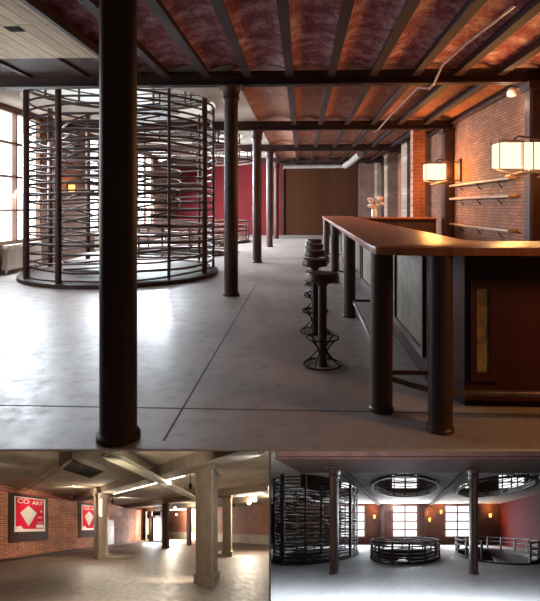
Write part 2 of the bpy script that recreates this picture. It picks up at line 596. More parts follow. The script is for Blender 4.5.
NWIN = [0]
def window(fr, axis, c, w_, z0, z1, plane, pane='pane', cols=2, rows=4, bar=0.05, depth=0.12):
    """window filling an opening; axis 'y' lies in a wall along y, 'x' in a wall along x"""
    NWIN[0] += 1
    g = group_struct('window_%d' % NWIN[0], (plane, c, z0) if axis == 'y' else (c, plane, z0), fr)
    def bx(mb, a0, a1, d0, d1, za, zb):
        if axis == 'y':
            mb.box(plane + d0, plane + d1, a0, a1, za, zb)
        else:
            mb.box(a0, a1, plane + d0, plane + d1, za, zb)
    a0, a1 = c - w_ / 2, c + w_ / 2
    s = -1 if axis == 'y' else 1
    dd = sorted((0.02 * s, depth * s))
    f = MB()
    bx(f, a0, a0 + bar * 1.4, *dd, z0, z1)
    bx(f, a1 - bar * 1.4, a1, *dd, z0, z1)
    bx(f, a0, a1, *dd, z0, z0 + bar * 1.4)
    bx(f, a0, a1, *dd, z1 - bar * 1.4, z1)
    f.build('frame', 'frame', g, fr)
    for k in range(1, cols):
        m_ = MB()
        x = a0 + (a1 - a0) * k / cols
        bx(m_, x - bar / 2, x + bar / 2, *dd, z0, z1)
        m_.build('mullion', 'frame', g, fr)
    for k in range(1, rows):
        m_ = MB()
        z = z0 + (z1 - z0) * k / rows
        bx(m_, a0, a1, *dd, z - bar / 2, z + bar / 2)
        m_.build('transom', 'frame', g, fr)
    p = MB()
    pd = sorted((depth * s, (depth + 0.01) * s))
    bx(p, a0, a1, *pd, z0, z1)
    p.build('pane', pane, g, fr)
    return g
for y in WINC:
    window(BAR, 'y', y, 2.0, 0.6, 3.44, XL)

struct(MB().box(XL, -0.92, YB, YB + 0.2, 0, ZC).build('wall_back_red', 'red_wall'))
struct(MB().box(-0.92, 2.70, YB, YB + 0.2, 0, ZC + 0.1).build('wall_back', 'dark_wood'))
struct(MB().box(2.70, 3.9, YB - 0.3, YB + 0.2, 0, ZC + 0.1).build('wall_back_brick', 'brick_back'))
struct(MB().box(-1.0, 2.78, YB - 0.12, YB, 3.18, 3.5).build('trim_2', 'beam'))
struct(MB().box(-0.97, -0.87, YB - 0.1, YB, 0, 3.2).build('trim_3', 'beam'))
struct(MB().box(XR, XR + 0.3, 0.8, YB, 0, ZC + 0.1).build('wall_right', 'brick_right'))
for y0, y1 in ((14.6, 15.4), (15.9, 16.8), (19.5, 20.3), (22.2, 23.0)):
    struct(MB().box(3.30, XR - 0.005, y0, y1, 0, ZC).build('wall_right_pier', 'brick_pier'))
struct(MB().box(2.92, 3.24, 13.3, 13.6, 0, ZC).build('wall_right_pier', 'brick_cellar_end'))  # redder brick paints in the orange glow of the nearby wall lamp

# ================================================================== HALL OF WELLS (large structure)
HZ = 3.45
WC = [(-4.25, 6.63), (0.0, 6.63), (4.4, 6.63)]
WR = 1.7
y0, yb = 2.42, 10.9
lo = lambda y: -1.0346 * y
struct(slab('floor', 'floor_well', [(lo(y0), y0), (9, y0), (9, yb), (lo(yb), yb)], [circle(WC[1], WR - 0.1), circle(WC[2], WR - 0.1)], 0, WELL))
struct(slab('ceiling', 'plaster', [(lo(y0), y0), (9, y0), (9, yb), (lo(yb), yb)], [circle(c, WR + 0.05) for c in WC], HZ, WELL, thick=0.22))
bw = MB()
def wall_x(mb, y0, y1, x0, x1, z0, z1, wins):
    cur = x0
    for xa, xb, za, zb in wins:
        mb.box(cur, xa, y0, y1, z0, z1)
        mb.box(xa, xb, y0, y1, z0, za)
        mb.box(xa, xb, y0, y1, zb, z1)
        cur = xb
    mb.box(cur, x1, y0, y1, z0, z1)
wall_x(bw, yb, yb + 0.12, lo(yb), 9, 0, HZ, [(x - 1.13, x + 1.13, 0.55, 3.40) for x in (-4.4, 0, 4.4)])
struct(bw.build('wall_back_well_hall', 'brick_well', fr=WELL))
for x in (-4.4, 0, 4.4):
    window(WELL, 'x', x, 2.26, 0.55, 3.40, yb, pane='pane_soft', depth=0.06, bar=0.11)
struct(MB().box(8.0, 8.2, 3.0, yb, 0, HZ).build('wall_right_well_hall', 'red_wall', fr=WELL))
ub = MB()
wall_x(ub, yb + 0.3, yb + 0.4, -9, 13, HZ + 0.2, 7.6, [(x - 1.25, x + 1.25, 4.7, 6.7) for x in (-4.4, 0, 4.4, 9.2)])
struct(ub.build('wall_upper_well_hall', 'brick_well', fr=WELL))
for x in (-4.4, 0, 4.4, 9.2):
    window(WELL, 'x', x, 2.5, 4.7, 6.7, yb + 0.3, pane='pane_soft', depth=0.06, bar=0.11, rows=3)
struct(MB().box(-9, 13, 4.6, yb + 0.3, 7.6, 7.7).build('ceiling_upper_well_hall', 'upper_white', fr=WELL))
lamp('upper_daylight', 'AREA', WELL, (0, 8.6, 7.4), 200, DAY, 8, (0, 6.6, 3.5), size_y=3)
for c in WC[1:]:
    pit = MB()
    pts = circle(c, WR - 0.08, 32)
    vs = [(x, y, z) for z in (0.0, -2.2) for x, y in pts]
    pit.add(vs, [(k, (k + 1) % 32, 32 + (k + 1) % 32, 32 + k) for k in range(32)], True)
    pit.add(vs[32:], [tuple(range(32))])
    struct(pit.build('wall_stair_pit', 'brick_well', fr=WELL))
# beams of the well hall
def beam_mb(mb, x0, x1, y0, y1, zb, zt, axis):
    """I section: web and two flanges"""
    if axis == 'x':
        ym = (y0 + y1) / 2
        mb.box(x0, x1, ym - 0.02, ym + 0.02, zb, zt).box(x0, x1, y0, y1, zb, zb + 0.03).box(x0, x1, y0, y1, zt - 0.03, zt)
    else:
        xm = (x0 + x1) / 2
        mb.box(xm - 0.02, xm + 0.02, y0, y1, zb, zt).box(x0, x1, y0, y1, zb, zb + 0.03).box(x0, x1, y0, y1, zt - 0.03, zt)

# party wall between the two lower halls
pw = MB()
Dn, Df = 9.3, 64.0
vs = []
for s_, (dd, zt, zb) in ((0, (Dn, -0.4925, -0.80)), (0, (Df, -0.4925, -0.80))):
    for lat in (-12, -10.2):
        k = lat / 500 * Dn + (-11.1) / 500 * (dd - Dn)
        for t in (zt, zb):
            p = ACR * k + FWD * dd + UP * (1.4 + t * dd)
            vs.append(p)
pw.add(vs, [(0, 1, 3, 2), (4, 6, 7, 5), (0, 4, 5, 1), (2, 3, 7, 6), (0, 2, 6, 4), (1, 5, 7, 3)])
struct(pw.build('wall_party', 'white_trim'))

# ================================================================== CELLAR HALL (large structure)
S, C_ = math.sin(math.atan2(115, 130)), math.cos(math.atan2(115, 130))
def uv(x, y):
    return (C_ * x - S * y, S * x + C_ * y)
CZ = 3.30
outl = [uv(-8.9, 2.5), uv(2.577, 2.5), uv(10.79, 10.47), (-12, 15.0), (-12, 10.4), (-8, 10.4)]
struct(slab('floor', 'floor_cellar', outl, [], 0, CELLAR))
struct(slab('ceiling', 'concrete_c', outl, [], CZ, CELLAR, thick=0.15))
struct(MB().box(-8.25, -8.0, -1.6, 10.4, 0, CZ).build('wall_left_cellar', 'brick_cellar', fr=CELLAR))
struct(MB().box(-12, 3.0, 15.0, 15.2, 0.75, CZ).build('wall_back_cellar', 'brick_cellar_end', fr=CELLAR))
struct(MB().box(-12, 3.0, 14.96, 15.2, 0, 0.78).build('baseboard_back_cellar', 'plaster', fr=CELLAR))
struct(MB().box(-12.2, -12, 10.4, 15.2, 0, CZ).build('wall_far_left_cellar', 'brick_cellar', fr=CELLAR))
struct(MB().box(-8.0, -7.82, -1.6, 10.3, 0, 0.10).build('baseboard_left_cellar', 'concrete', fr=CELLAR))
# timber screen with the street door
sc_ = group_struct('wall_screen_cellar', (-6, 10.4, 0), CELLAR)
for a, b_, m_ in ((-8.0, -7.75, 'concrete'), (-7.35, -7.05, 'recess'), (-6.12, -5.85, 'recess'), (-3.75, -3.45, 'recess')):
    MB().box(a, b_, 10.35, 10.6, 0, 2.95).build('screen_post', m_, sc_, CELLAR)
MB().box(-8.0, 0.3, 10.35, 10.6, 2.95, CZ).build('lintel', 'concrete', sc_, CELLAR)
MB().box(-7.05, -6.12, 10.38, 10.5, 2.36, 2.46).build('door_head', 'recess', sc_, CELLAR)
dr = group_struct('door_1', (-6.6, 10.5, 0), CELLAR)
dm = MB().box(-7.05, -6.95, 10.48, 10.56, 0, 2.36).box(-6.2, -6.12, 10.48, 10.56, 0, 2.36).box(-7.05, -6.12, 10.48, 10.56, 2.26, 2.36).box(-7.05, -6.12, 10.48, 10.56, 0, 0.12).box(-7.05, -6.12, 10.48, 10.56, 1.6, 1.66)
dm.build('frame', 'recess', dr, CELLAR)
MB().box(-6.95, -6.2, 10.53, 10.54, 0.12, 2.26).build('pane', 'pane_warm', dr, CELLAR)
d2 = group_struct('door_2', (-8, 6.0, 0), CELLAR)
MB().box(-8.0, -7.93, 5.6, 6.5, 0.05, 1.95).build('door_leaf', 'grey_door', d2, CELLAR)
MB().box(-7.93, -7.86, 5.7, 5.75, 0.95, 1.05).build('handle', 'steel', d2, CELLAR)
# concrete beams across the cellar
for k, (v0, v1) in enumerate(((3.35, 3.85), (7.75, 8.2))):
    b = MB().box(-7.84, 0.22 if k == 0 else 0.56, v0, v1, 3.0, CZ - 0.005)
    tag(b.build('concrete_beam', 'concrete', fr=CELLAR), ('deep concrete beam over the nearest square pillar in the brick cellar', 'concrete beam further back in the brick cellar, behind the nearest pillar')[k], 'beam', 'concrete beams of the cellar')

# ================================================================== BAR HALL: columns and beams
def iron_column(x, y, h, fr, label, name='iron_column', m='iron', r=0.108, grp='round iron columns of the bar hall', cap=True):
    t = thing(name, label, 'column', (x, y, 0), fr, grp)
    MB().lathe((x, y), [(r, 0.0), (r, h * 0.5), (r * 0.97, h)], 24).build('shaft', m, t, fr)
    MB().lathe((x, y), [(r * 1.18, 0.0), (r * 1.18, 0.03), (r * 1.02, 0.05)], 24).build('base_collar', m, t, fr)
    if cap:
        MB().lathe((x, y), [(r * 0.98, h - 0.26), (r * 1.25, h - 0.2), (r * 1.1, h - 0.16), (r * 1.35, h - 0.04), (r * 1.5, h)], 24).build('capital', m, t, fr)
        MB().chamfer_box(x - r * 1.7, x + r * 1.7, y - r * 1.7, y + r * 1.7, h - 0.025, h, 0.02).build('cap_plate', m, t, fr)
    return t
ZB = 3.28
CX = -1.11
ys = [2.98, 7.8, 12.35, 17.1, 21.5]
labs = ['thick dark iron column closest to the viewer, its foot at the open floor edge',
        'dark iron column under the first long steel beam, right of the tall round cage',
        'dark iron column under the second steel beam, third of the row from the front',
        'slim looking iron column under the third steel beam, fourth of the row',
        'farthest iron column of the row, near the dark back wall']
for k, (y, l) in enumerate(zip(ys, labs)):
    iron_column(CX, y, 3.5 if k == 0 else ZB - 0.004, BAR, l, cap=k > 0, r=0.110)
bl = ['nearest dark steel beam spanning the whole bar hall above the tall cage', 'second dark steel beam of the bar hall, over the third column',
      'third steel beam of the bar hall, over the fourth column', 'last steel beam before the dark back wall of the bar hall']
for y, l in zip(BY, bl):
    t = thing('steel_beam', l, 'beam', (0, y, ZB), BAR, 'steel beams of the bar hall')
    b = MB()
    beam_mb(b, XL + 0.01, XR - 0.01, y - 0.075, y + 0.075, ZB, 3.495, 'x')
    b.build('girder', 'beam', t)
    g = MB()
    for dx in (-0.13, -0.05, 0.05, 0.13):
        for z in (3.34, 3.44):
            g.cyl((CX + dx, y - 0.045, z), (CX + dx, y - 0.02, z), 0.018, n=8)
    g.box(CX - 0.18, CX + 0.18, y - 0.03, y - 0.02, 3.31, 3.48)
    g.build('bolted_plate', 'beam', t)
# engaged posts on the brick wall
pl = ['dark steel wall post behind the larger pair of lamps, under the nearest beam', 'dark steel wall post beside the single square lamp, under the second beam',
      'dark steel wall post under the third beam, beyond the single lamp', 'farthest dark steel wall post by the back corner']
for y, l in zip(BY, pl):
    t = thing('wall_post', l, 'post', (3.56, y, 0), BAR, 'steel posts along the brick wall')
    MB().chamfer_box(3.44, 3.69, y - 0.12, y + 0.12, 0, ZB - 0.004, 0.03).build('shaft', 'beam', t)
    MB().box(3.40, 3.69, y - 0.17, y + 0.17, ZB - 0.12, ZB - 0.004).build('bracket', 'beam', t)

# ------------------------------------------------------------------ round cages and well railings
def cage(c, R, z0, z1, fr, label, nposts, nrings, m, group, pr=0.035, rr=0.016, phase=PI / 12, inner=True, seed=1, thick=()):
    rnd = random.Random(seed)
    t = thing('round_cage', label, 'spiral stair cage', (c[0], c[1], z0), fr, group)
    for k in range(nposts):
        a = phase + 2 * PI * k / nposts
        p = (c[0] + R * math.cos(a), c[1] + R * math.sin(a))
        r = pr * (1.5 if k in thick else 0.8)
        MB().cyl((*p, z0), (*p, z1), r, n=10).build('post', m, t, fr)
    for k in range(nrings):
        z = z0 + 0.12 + (z1 - z0 - 0.2) * k / (nrings - 1)
        MB().ring(c, R - 0.03, z, rr * rnd.uniform(0.9, 1.4), 44, wob=rnd.uniform(0.006, 0.03), rw=0.015, ph=rnd.uniform(0, 6), n=6).build('ring', m, t, fr)
    if inner:
        # inner drum and the winding stair it carries
        MB().cyl((*c, z0), (*c, z1), 0.07, n=12).build('newel', m, t, fr)
        n = 20
        for k in range(n):
            a = PI * 1.1 + 2 * PI * k / 13
            z = z0 + 0.14 + (z1 - z0 - 0.15) * k / n
            ri, ro = 0.06, R * 0.62
            da = 0.26
            pol = [(c[0] + ri * math.cos(a - da), c[1] + ri * math.sin(a - da)), (c[0] + ro * math.cos(a - da), c[1] + ro * math.sin(a - da)),
                   (c[0] + ro * math.cos(a), c[1] + ro * math.sin(a)), (c[0] + ro * math.cos(a + da), c[1] + ro * math.sin(a + da)), (c[0] + ri * math.cos(a + da), c[1] + ri * math.sin(a + da))]
            MB().prism(pol, z, z + 0.03).build('tread', m, t, fr)
        for k in range(4):
            MB().ring(c, R * 0.64, z0 + 0.55 + 0.22 * k, 0.018, 60, a0=PI * 0.8, a1=PI * 0.8 + 3.0 * PI, wob=0.02, ph=k, rise=(z1 - z0) - 1.4).build('stair_rail', m, t, fr)
    cb = MB()
    cb.lathe(c, [(R + 0.10, z0), (R + 0.10, z0 + 0.07), (R + 0.02, z0 + 0.09)], 44)
    cb.build('curb', m, t, fr)
    return t


cage((-3.69, 10.18), 1.85, 0.0, ZC + 0.02, BAR, 'tall round iron cage of wavy hoops around a winding stair, by the bright windows',
     12, 23, 'cage', 'round stair cages', pr=0.036, rr=0.018, thick=(4, 5, 6, 7, 8, 11), seed=3)


def railing(c, R, z0, h, fr, label, nposts, nrails, m, name='well_railing', pr=0.045, rr=0.024, a0=0.0, a1=2 * PI, stair=False, grp=None, seed=2, phase=0.2):
    rnd = random.Random(seed)
    t = thing(name, label, 'railing', (c[0], c[1], z0), fr, grp)
    for k in range(nposts):
        a = phase + a0 + (a1 - a0) * k / (nposts if a1 - a0 > 6.2 else nposts - 1)
        p = (c[0] + R * math.cos(a), c[1] + R * math.sin(a))
        MB().cyl((*p, z0), (*p, z0 + h), pr, n=8).build('post', m, t, fr)
    for k in range(nrails):
        z = z0 + h * (0.12 + 0.84 * k / (nrails - 1))
        MB().ring(c, R, z, rr * rnd.uniform(0.9, 1.3), 44, a0=phase + a0, a1=phase + a1, wob=rnd.uniform(0, 0.012), ph=k, n=6).build('rail', m, t, fr)
    if stair:
        for k in range(12):
            a = -PI * 0.55 + 2 * PI * k / 12 * 0.9
            z = z0 - 0.08 - 0.16 * k
            da = 0.24
            ri, ro = 0.12, R - 0.12
            pol = [(c[0] + rr_ * math.cos(b), c[1] + rr_ * math.sin(b)) for rr_, b in ((ri, a - da), (ro, a - da), (ro, a), (ro, a + da), (ri, a + da))]
            MB().prism(pol, z, z + 0.04).build('tread', m, t, fr)
    cb = MB()
    n = 40
    for k in range(n):
        b0, b1 = 2 * PI * k / n, 2 * PI * (k + 1) / n
        ps = [(c[0] + q_ * math.cos(b), c[1] + q_ * math.sin(b)) for q_, b in ((R - 0.06, b0), (R + 0.06, b0), (R + 0.06, b1), (R - 0.06, b1))]
        cb.prism(ps, z0, z0 + 0.06)
    cb.build('curb', m, t, fr)
    return t


GB = 'round well railings on the bar hall floor'
railing((-3.69, 14.8), 1.6, 0, 0.85, BAR, 'round iron railing around the stairwell just behind the tall cage', 14, 5, 'cage', grp=GB, pr=0.03, rr=0.02, stair=True)
railing((-3.69, 19.4), 1.6, 0, 0.85, BAR, 'farther round stairwell railing in front of the red back wall', 14, 5, 'cage', grp=GB, pr=0.03, rr=0.02)
GU = 'round railings in the ceiling openings of the bar hall'
for (x, y), l in zip(WELLS[1:], ('round iron railing hanging in the ceiling opening behind the tall cage', 'farther round iron railing in the ceiling opening near the red wall')):
    railing((x, y), 1.82, 3.1, 1.3, BAR, l, 14, 7, 'cage', name='ceiling_railing', grp=GU, pr=0.026, rr=0.018)
railing((-3.69, 10.18), 1.95, 3.73, 1.0, BAR, 'upper railing of the tall cage, standing on the storey above it', 14, 5, 'cage', name='ceiling_railing', grp=GU, pr=0.026, rr=0.018)

# ------------------------------------------------------------------ the bar
zt, th = 1.146, 0.05
bt = [(0.515, 12.75), (0.445, 3.24), (0.46, 3.15), (0.53, 3.10), (0.66, 3.085), (2.75, 3.09), (2.75, 3.70), (1.30, 3.70), (1.22, 3.80), (1.22, 12.75)]
top = MB().prism(bt, zt - th, zt)
bar = thing('bar_counter', 'long wooden bar counter on round posts, turning a corner toward the front', 'bar counter', (0.8, 8, 0))
top.build('worktop', 'counter', bar, bevel=0.008)
body = [(0.98, 12.6), (0.98, 3.85), (1.12, 3.50), (2.7, 3.50), (2.7, 3.60), (1.19, 3.60), (1.12, 3.9), (1.12, 12.6)]
MB().prism(body, 0.06, zt - th).build('front_panelling', 'bar_panel', bar)
MB().prism([(1.0, 12.6), (1.0, 3.9), (1.14, 3.56), (2.68, 3.56), (2.68, 3.6), (1.2, 3.6), (1.12, 3.95), (1.12, 12.6)], 0.0, 0.06).build('plinth', 'beam', bar)
# inset mottled panels with mouldings
def inset(x, y0, y1, z0, z1, m):
    p = MB().box(x - 0.006, x, y0 + 0.05, y1 - 0.05, z0 + 0.05, z1 - 0.05).build('inset_panel', m, bar)
    f = MB()
    f.box(x - 0.03, x, y0, y0 + 0.06, z0, z1).box(x - 0.03, x, y1 - 0.06, y1, z0, z1).box(x - 0.03, x, y0 + 0.06, y1 - 0.06, z0, z0 + 0.06).box(x - 0.03, x, y0 + 0.06, y1 - 0.06, z1 - 0.06, z1)
    f.build('panel_moulding', 'post', p)
for k in range(6):
    a = 4.0 + 1.43 * k
    inset(0.98, a, a + 1.25, 0.2, 1.0, 'greenish')
p = MB().box(1.195, 1.285, 3.485, 3.5, 0.26, 0.84).build('inset_strip', 'gold', bar)
f = MB().box(1.16, 1.195, 3.47, 3.5, 0.20, 0.90).box(1.285, 1.36, 3.47, 3.5, 0.20, 0.90).box(1.195, 1.285, 3.47, 3.5, 0.84, 0.9).box(1.195, 1.285, 3.47, 3.5, 0.2, 0.26)
f.build('panel_moulding', 'bar_panel', p)
MB().box(1.75, 1.85, 3.485, 3.5, 0.26, 0.84).build('inset_strip', 'gold', bar)
for x, y in ((0.545, 3.46), (0.865, 3.17), (0.60, 6.35), (0.60, 9.15), (0.60, 12.4), (2.5, 3.18)):
    MB().lathe((x, y), [(0.085, 0), (0.085, 0.02), (0.076, 0.03), (0.076, zt - th)], 22).build('post', 'post', bar)
for y in (3.62, 6.35, 9.15, 12.4):
    MB().cyl((0.60, y, 0.205), (0.98, y, 0.205), 0.016, n=10).build('rail_bracket', 'beam', bar)
fr_pts = [(0.60, 12.5, 0.205), (0.60, 6.4, 0.205), (0.58, 4.4, 0.205), (0.53, 3.68, 0.205), (0.60, 3.55, 0.205), (0.63, 3.48, 0.205), (0.72, 3.38, 0.205), (0.83, 3.29, 0.205), (0.92, 3.25, 0.205), (1.2, 3.245, 0.205), (2.7, 3.245, 0.205)]
MB().tube([(x + 0.045 if y > 3.6 else x, y, z) for x, y, z in fr_pts], 0.019, 10).build('foot_rail', 'steel', bar)

# counter along the brick wall behind the bar
bc = thing('back_counter', 'low back counter closing the far end of the bar, lit orange', 'counter', (2.3, 12.6, 0))
MB().box(1.26, 3.3, 12.3, 12.85, 1.08, 1.12).build('worktop', 'counter', bc, bevel=0.006)
MB().box(1.32, 3.28, 12.38, 12.8, 0, 1.08).build('cabinet', 'bar_panel', bc)
MB().box(1.5, 2.3, 12.365, 12.38, 0.1, 1.0).build('door', 'post', bc)
MB().box(2.35, 3.2, 12.365, 12.38, 0.1, 1.0).build('door', 'post', bc)

vz = thing('flower_vase', 'small pale vase of pink and white flowers on the far bar end', 'vase', (1.78, 12.42, 1.12))
MB().lathe((1.78, 12.42), [(0.05, 1.12), (0.08, 1.2), (0.06, 1.3), (0.04, 1.36), (0.055, 1.39)], 16).build('vase_body', 'white', vz)
rf = random.Random(5)
for k in range(13):
    a, r_, z = rf.uniform(0, 2 * PI), rf.uniform(0.03, 0.22), rf.uniform(1.38, 1.62)
    e = (1.78 + r_ * math.cos(a), 12.42 + r_ * 0.7 * math.sin(a), z)
    fl_ = MB().lathe((e[0], e[1]), [(0.012, z - 0.05), (0.05, z - 0.03), (0.062, z), (0.04, z + 0.03), (0.012, z + 0.04)], 9).build('flower', 'pink' if k % 3 else 'white', vz)
    MB().tube([(1.78, 12.42, 1.36), e], 0.006, 5).build('stalk', 'leaf', fl_)

# ------------------------------------------------------------------ stools
def stool(x, y):
    t = thing('bar_stool', 'round bar stool with wire foot rings, nearest of the row along the bar', 'stool', (x, y, 0), BAR, 'bar stools along the counter')
    MB().lathe((x, y), [(0.125, 0.735), (0.14, 0.745), (0.142, 0.80), (0.132, 0.815)], 26).build('seat', 'seat', t)
    MB().lathe((x, y), [(0.05, 0.0), (0.05, 0.01), (0.038, 0.02), (0.038, 0.70), (0.075, 0.735)], 18).build('pole', 'post', t)
    MB().ring((x, y), 0.14, 0.245, 0.008, 32).build('foot_ring', 'beam', t)
    MB().ring((x, y), 0.165, 0.014, 0.009, 32).build('base_ring', 'beam', t)
    for k in range(4):
        a = PI / 4 + PI / 2 * k
        b = a + 0.35
        pts = []
        for q_ in range(9):
            s_ = q_ / 8
            rr_ = 0.045 + (0.14 - 0.045) * abs(1 - 2 * s_) ** 1.4 + (0.025 * s_ if s_ > 0.5 else 0)
            aa = a + (b - a) * s_
            pts.append((x + rr_ * math.cos(aa), y + rr_ * math.sin(aa), 0.245 - 0.231 * s_))
        MB().tube(pts, 0.008, 6).build('strut', 'beam', t)
    return t
st = stool(0.18, 4.40)
for (x, y), l in zip(((0.145, 5.55), (0.17, 6.6), (0.19, 7.7), (0.21, 8.85)),
                     ('second bar stool from the front, partly behind the nearest stool', 'third bar stool, in the middle of the row along the bar',
                      'fourth bar stool from the front along the bar', 'farthest bar stool, near the far end of the bar')):
    dup(st, Vector((x - 0.18, y - 4.40, 0)), l)

# ------------------------------------------------------------------ lamps on the brick wall
def sconce(x, y, z, label, glow, faces=1, power=60, near=1.0, down=False):
    t = thing('wall_lamp', label, 'wall lamp', (3.69, y, z), BAR, 'square glass wall lamps')
    MB().box(3.655, 3.695, y - 0.10, y + 0.10, z - 0.22, z + 0.30).build('back_plate', 'beam', t)
    MB().tube([(3.67, y, z + 0.22), (x + 0.1, y, z + 0.29), (x, y, z + 0.19)], 0.014, 6).build('arm', 'beam', t)
    hx, hy, hz = 0.23, 0.16, 0.175
    sh = MB().chamfer_box(x - hx, x + hx, y - hy, y + hy, z - hz, z + hz, 0.02).build('lamp_shade', 'shade', t)
    for sx in (-1, 1):
        for sy in (-1, 1):
            MB().cyl((x + sx * hx, y + sy * hy, z - hz - 0.03), (x + sx * hx, y + sy * hy, z + hz + 0.04), 0.008, n=6).build('shade_bar', 'beam', sh)
    MB().cyl((x + hx * 0.35, y - hy - 0.005, z - hz), (x + hx * 0.35, y - hy - 0.005, z + hz), 0.006, n=6).build('shade_bar', 'beam', sh)
    for s_ in (-1, 1):
        MB().tube([(x - s_ * 0.27, y - 0.1, z - hz - 0.03), (x + s_ * 0.1, y, z - hz - 0.12), (3.67, y + 0.05, z - hz - 0.02)], 0.011, 6).build('brace', 'steel', t)
    MB().ring((x, y), 0.16, z + hz + 0.03, 0.012, 20, wob=0.015, ph=1).build('crown_ring', 'beam', t)
    if down:
        lamp('lamp_glow', 'SPOT', BAR, (x - 0.2, y - 0.1, z - 0.3), power, WARM, 0.18, (1.6, 2.9, 0), 1.5)
        return t
    lamp('lamp_glow', 'POINT', BAR, (x - 0.1, y - 0.35, z - 0.1), power * near, WARM, 0.18)
    lamp('lamp_glow', 'POINT', BAR, (x + 0.3, y + 0.4, z + 0.05), power * 0.7, WARM, 0.14)
    return t
sconce(3.10, 11.85, 2.20, 'single square glowing wall lamp, on the post left of the shelves', 1, power=70)
sconce(3.08, 7.50, 2.14, 'left box of the brightest pair of glowing wall lamps', 1, power=60, near=0.7)
sconce(3.40, 7.15, 2.10, 'right box of the brightest pair of glowing wall lamps, at the picture edge', 1, power=30, near=0.3)
sconce(3.20, 2.25, 2.0, 'square wall lamp above the near bar end, beyond the picture edge', 1, power=70, down=True)

# shelves
for z, l in ((1.88, 'top wooden shelf rail on the brick wall between the lamps'), (1.57, 'middle wooden shelf rail on the brick wall between the lamps'), (0.97, 'lowest wooden shelf on the brick wall, just above the counter')):
    t = thing('wall_shelf', l, 'shelf', (3.6, 10.4, z), BAR, 'shelves on the brick wall')
    MB().box(3.54, 3.695, 8.75, 12.2, z - 0.022, z + 0.022).build('board', 'shelf', t, bevel=0.005)
    for y in (9.4, 10.5, 11.6):
        MB().tube([(3.69, y, z - 0.03), (3.60, y, z - 0.032), (3.69, y, z - 0.14)], 0.012, 6).build('bracket', 'beam', t)

cd = tag(MB().tube([(2.09, 4.99, 3.37), (1.98, 6.36, 3.37), (1.95, 7.05, 3.36), (1.98, 7.4, 3.30), (2.0, 7.68, 3.25), (2.0, 7.95, 3.25), (1.97, 8.15, 3.30), (1.93, 8.4, 3.37), (1.93, 11.1, 3.37), (1.85, 12.2, 3.25), (1.75, 12.3, 3.2)], 0.017, 8).build('conduit', 'conduit'),
         'thin metal conduit crossing the ceiling and ducking under the nearest beam', 'conduit')
tag(MB().tube([(3.62, 12.2, 3.40), (3.62, 8.6, 3.40)], 0.028, 8).build('wall_pipe', 'joist'), 'straight dark pipe along the top of the brick wall', 'pipe')
sp = thing('spot_light', 'small white spotlight high on the brick wall under the nearest beam', 'spotlight', (3.55, 8.5, 3.3))
MB().lathe((3.5, 8.5), [(0.03, 3.22), (0.075, 3.24), (0.085, 3.30), (0.05, 3.36), (0.02, 3.38)], 14).build('head', 'white', sp)
MB().cyl((3.5, 8.5, 3.34), (3.69, 8.5, 3.36), 0.02, n=8).build('stem', 'white', sp)
lamp('lamp_glow', 'POINT', BAR, (3.3, 8.3, 3.05), 8, (1, 0.7, 0.45), 0.06)
# ventilation pipe near the back
t = thing('vent_duct', 'pale bent ventilation pipe hanging below the far ceiling', 'duct', (0.5, 20, 2.95))
MB().tube([(-0.76, 20, 2.96), (1.60, 20, 2.98), (1.72, 19.9, 2.99)], 0.07, 12).build('pipe', 'duct', t)
MB().tube([(1.72, 19.9, 2.99), (1.84, 19.2, 3.05), (2.04, 17.6, 3.22)], 0.12, 12).build('elbow', 'duct', t)
for x in (-0.4, 1.2):
    MB().cyl((x, 20, 3.0), (x, 20, 3.56), 0.012, n=6).build('hanger', 'beam', t)

# radiators beneath the windows
def radiator(y0):
    t = thing('radiator', 'cream ribbed radiator under the bright window beside the tall cage', 'radiator', (-5.95, y0, 0), BAR, 'radiators under the windows')
    for k in range(15):
        y = y0 - 0.62 + 0.088 * k
        MB().chamfer_box(-6.06, -5.92, y - 0.036, y + 0.036, 0.10, 0.60, 0.02).build('fin', 'radiator', t)
    MB().box(-6.05, -5.93, y0 - 0.68, y0 + 0.68, 0.52, 0.56).build('header', 'radiator', t)
    MB().box(-6.05, -5.93, y0 - 0.68, y0 + 0.68, 0.14, 0.18).build('header', 'radiator', t)
    for s_ in (-1, 1):
        MB().cyl((-5.99, y0 + s_ * 0.6, 0), (-5.99, y0 + s_ * 0.6, 0.12), 0.02, n=8).build('foot', 'radiator', t)
    MB().cyl((-5.99, y0 + 0.66, 0.16), (-5.99, y0 + 0.78, 0.16), 0.03, n=8).build('valve', 'steel', t)
    return t
rd = radiator(10.5)
dup(rd, Vector((0, 4.5, 0)), 'cream radiator under the second window, seen through the tall cage')

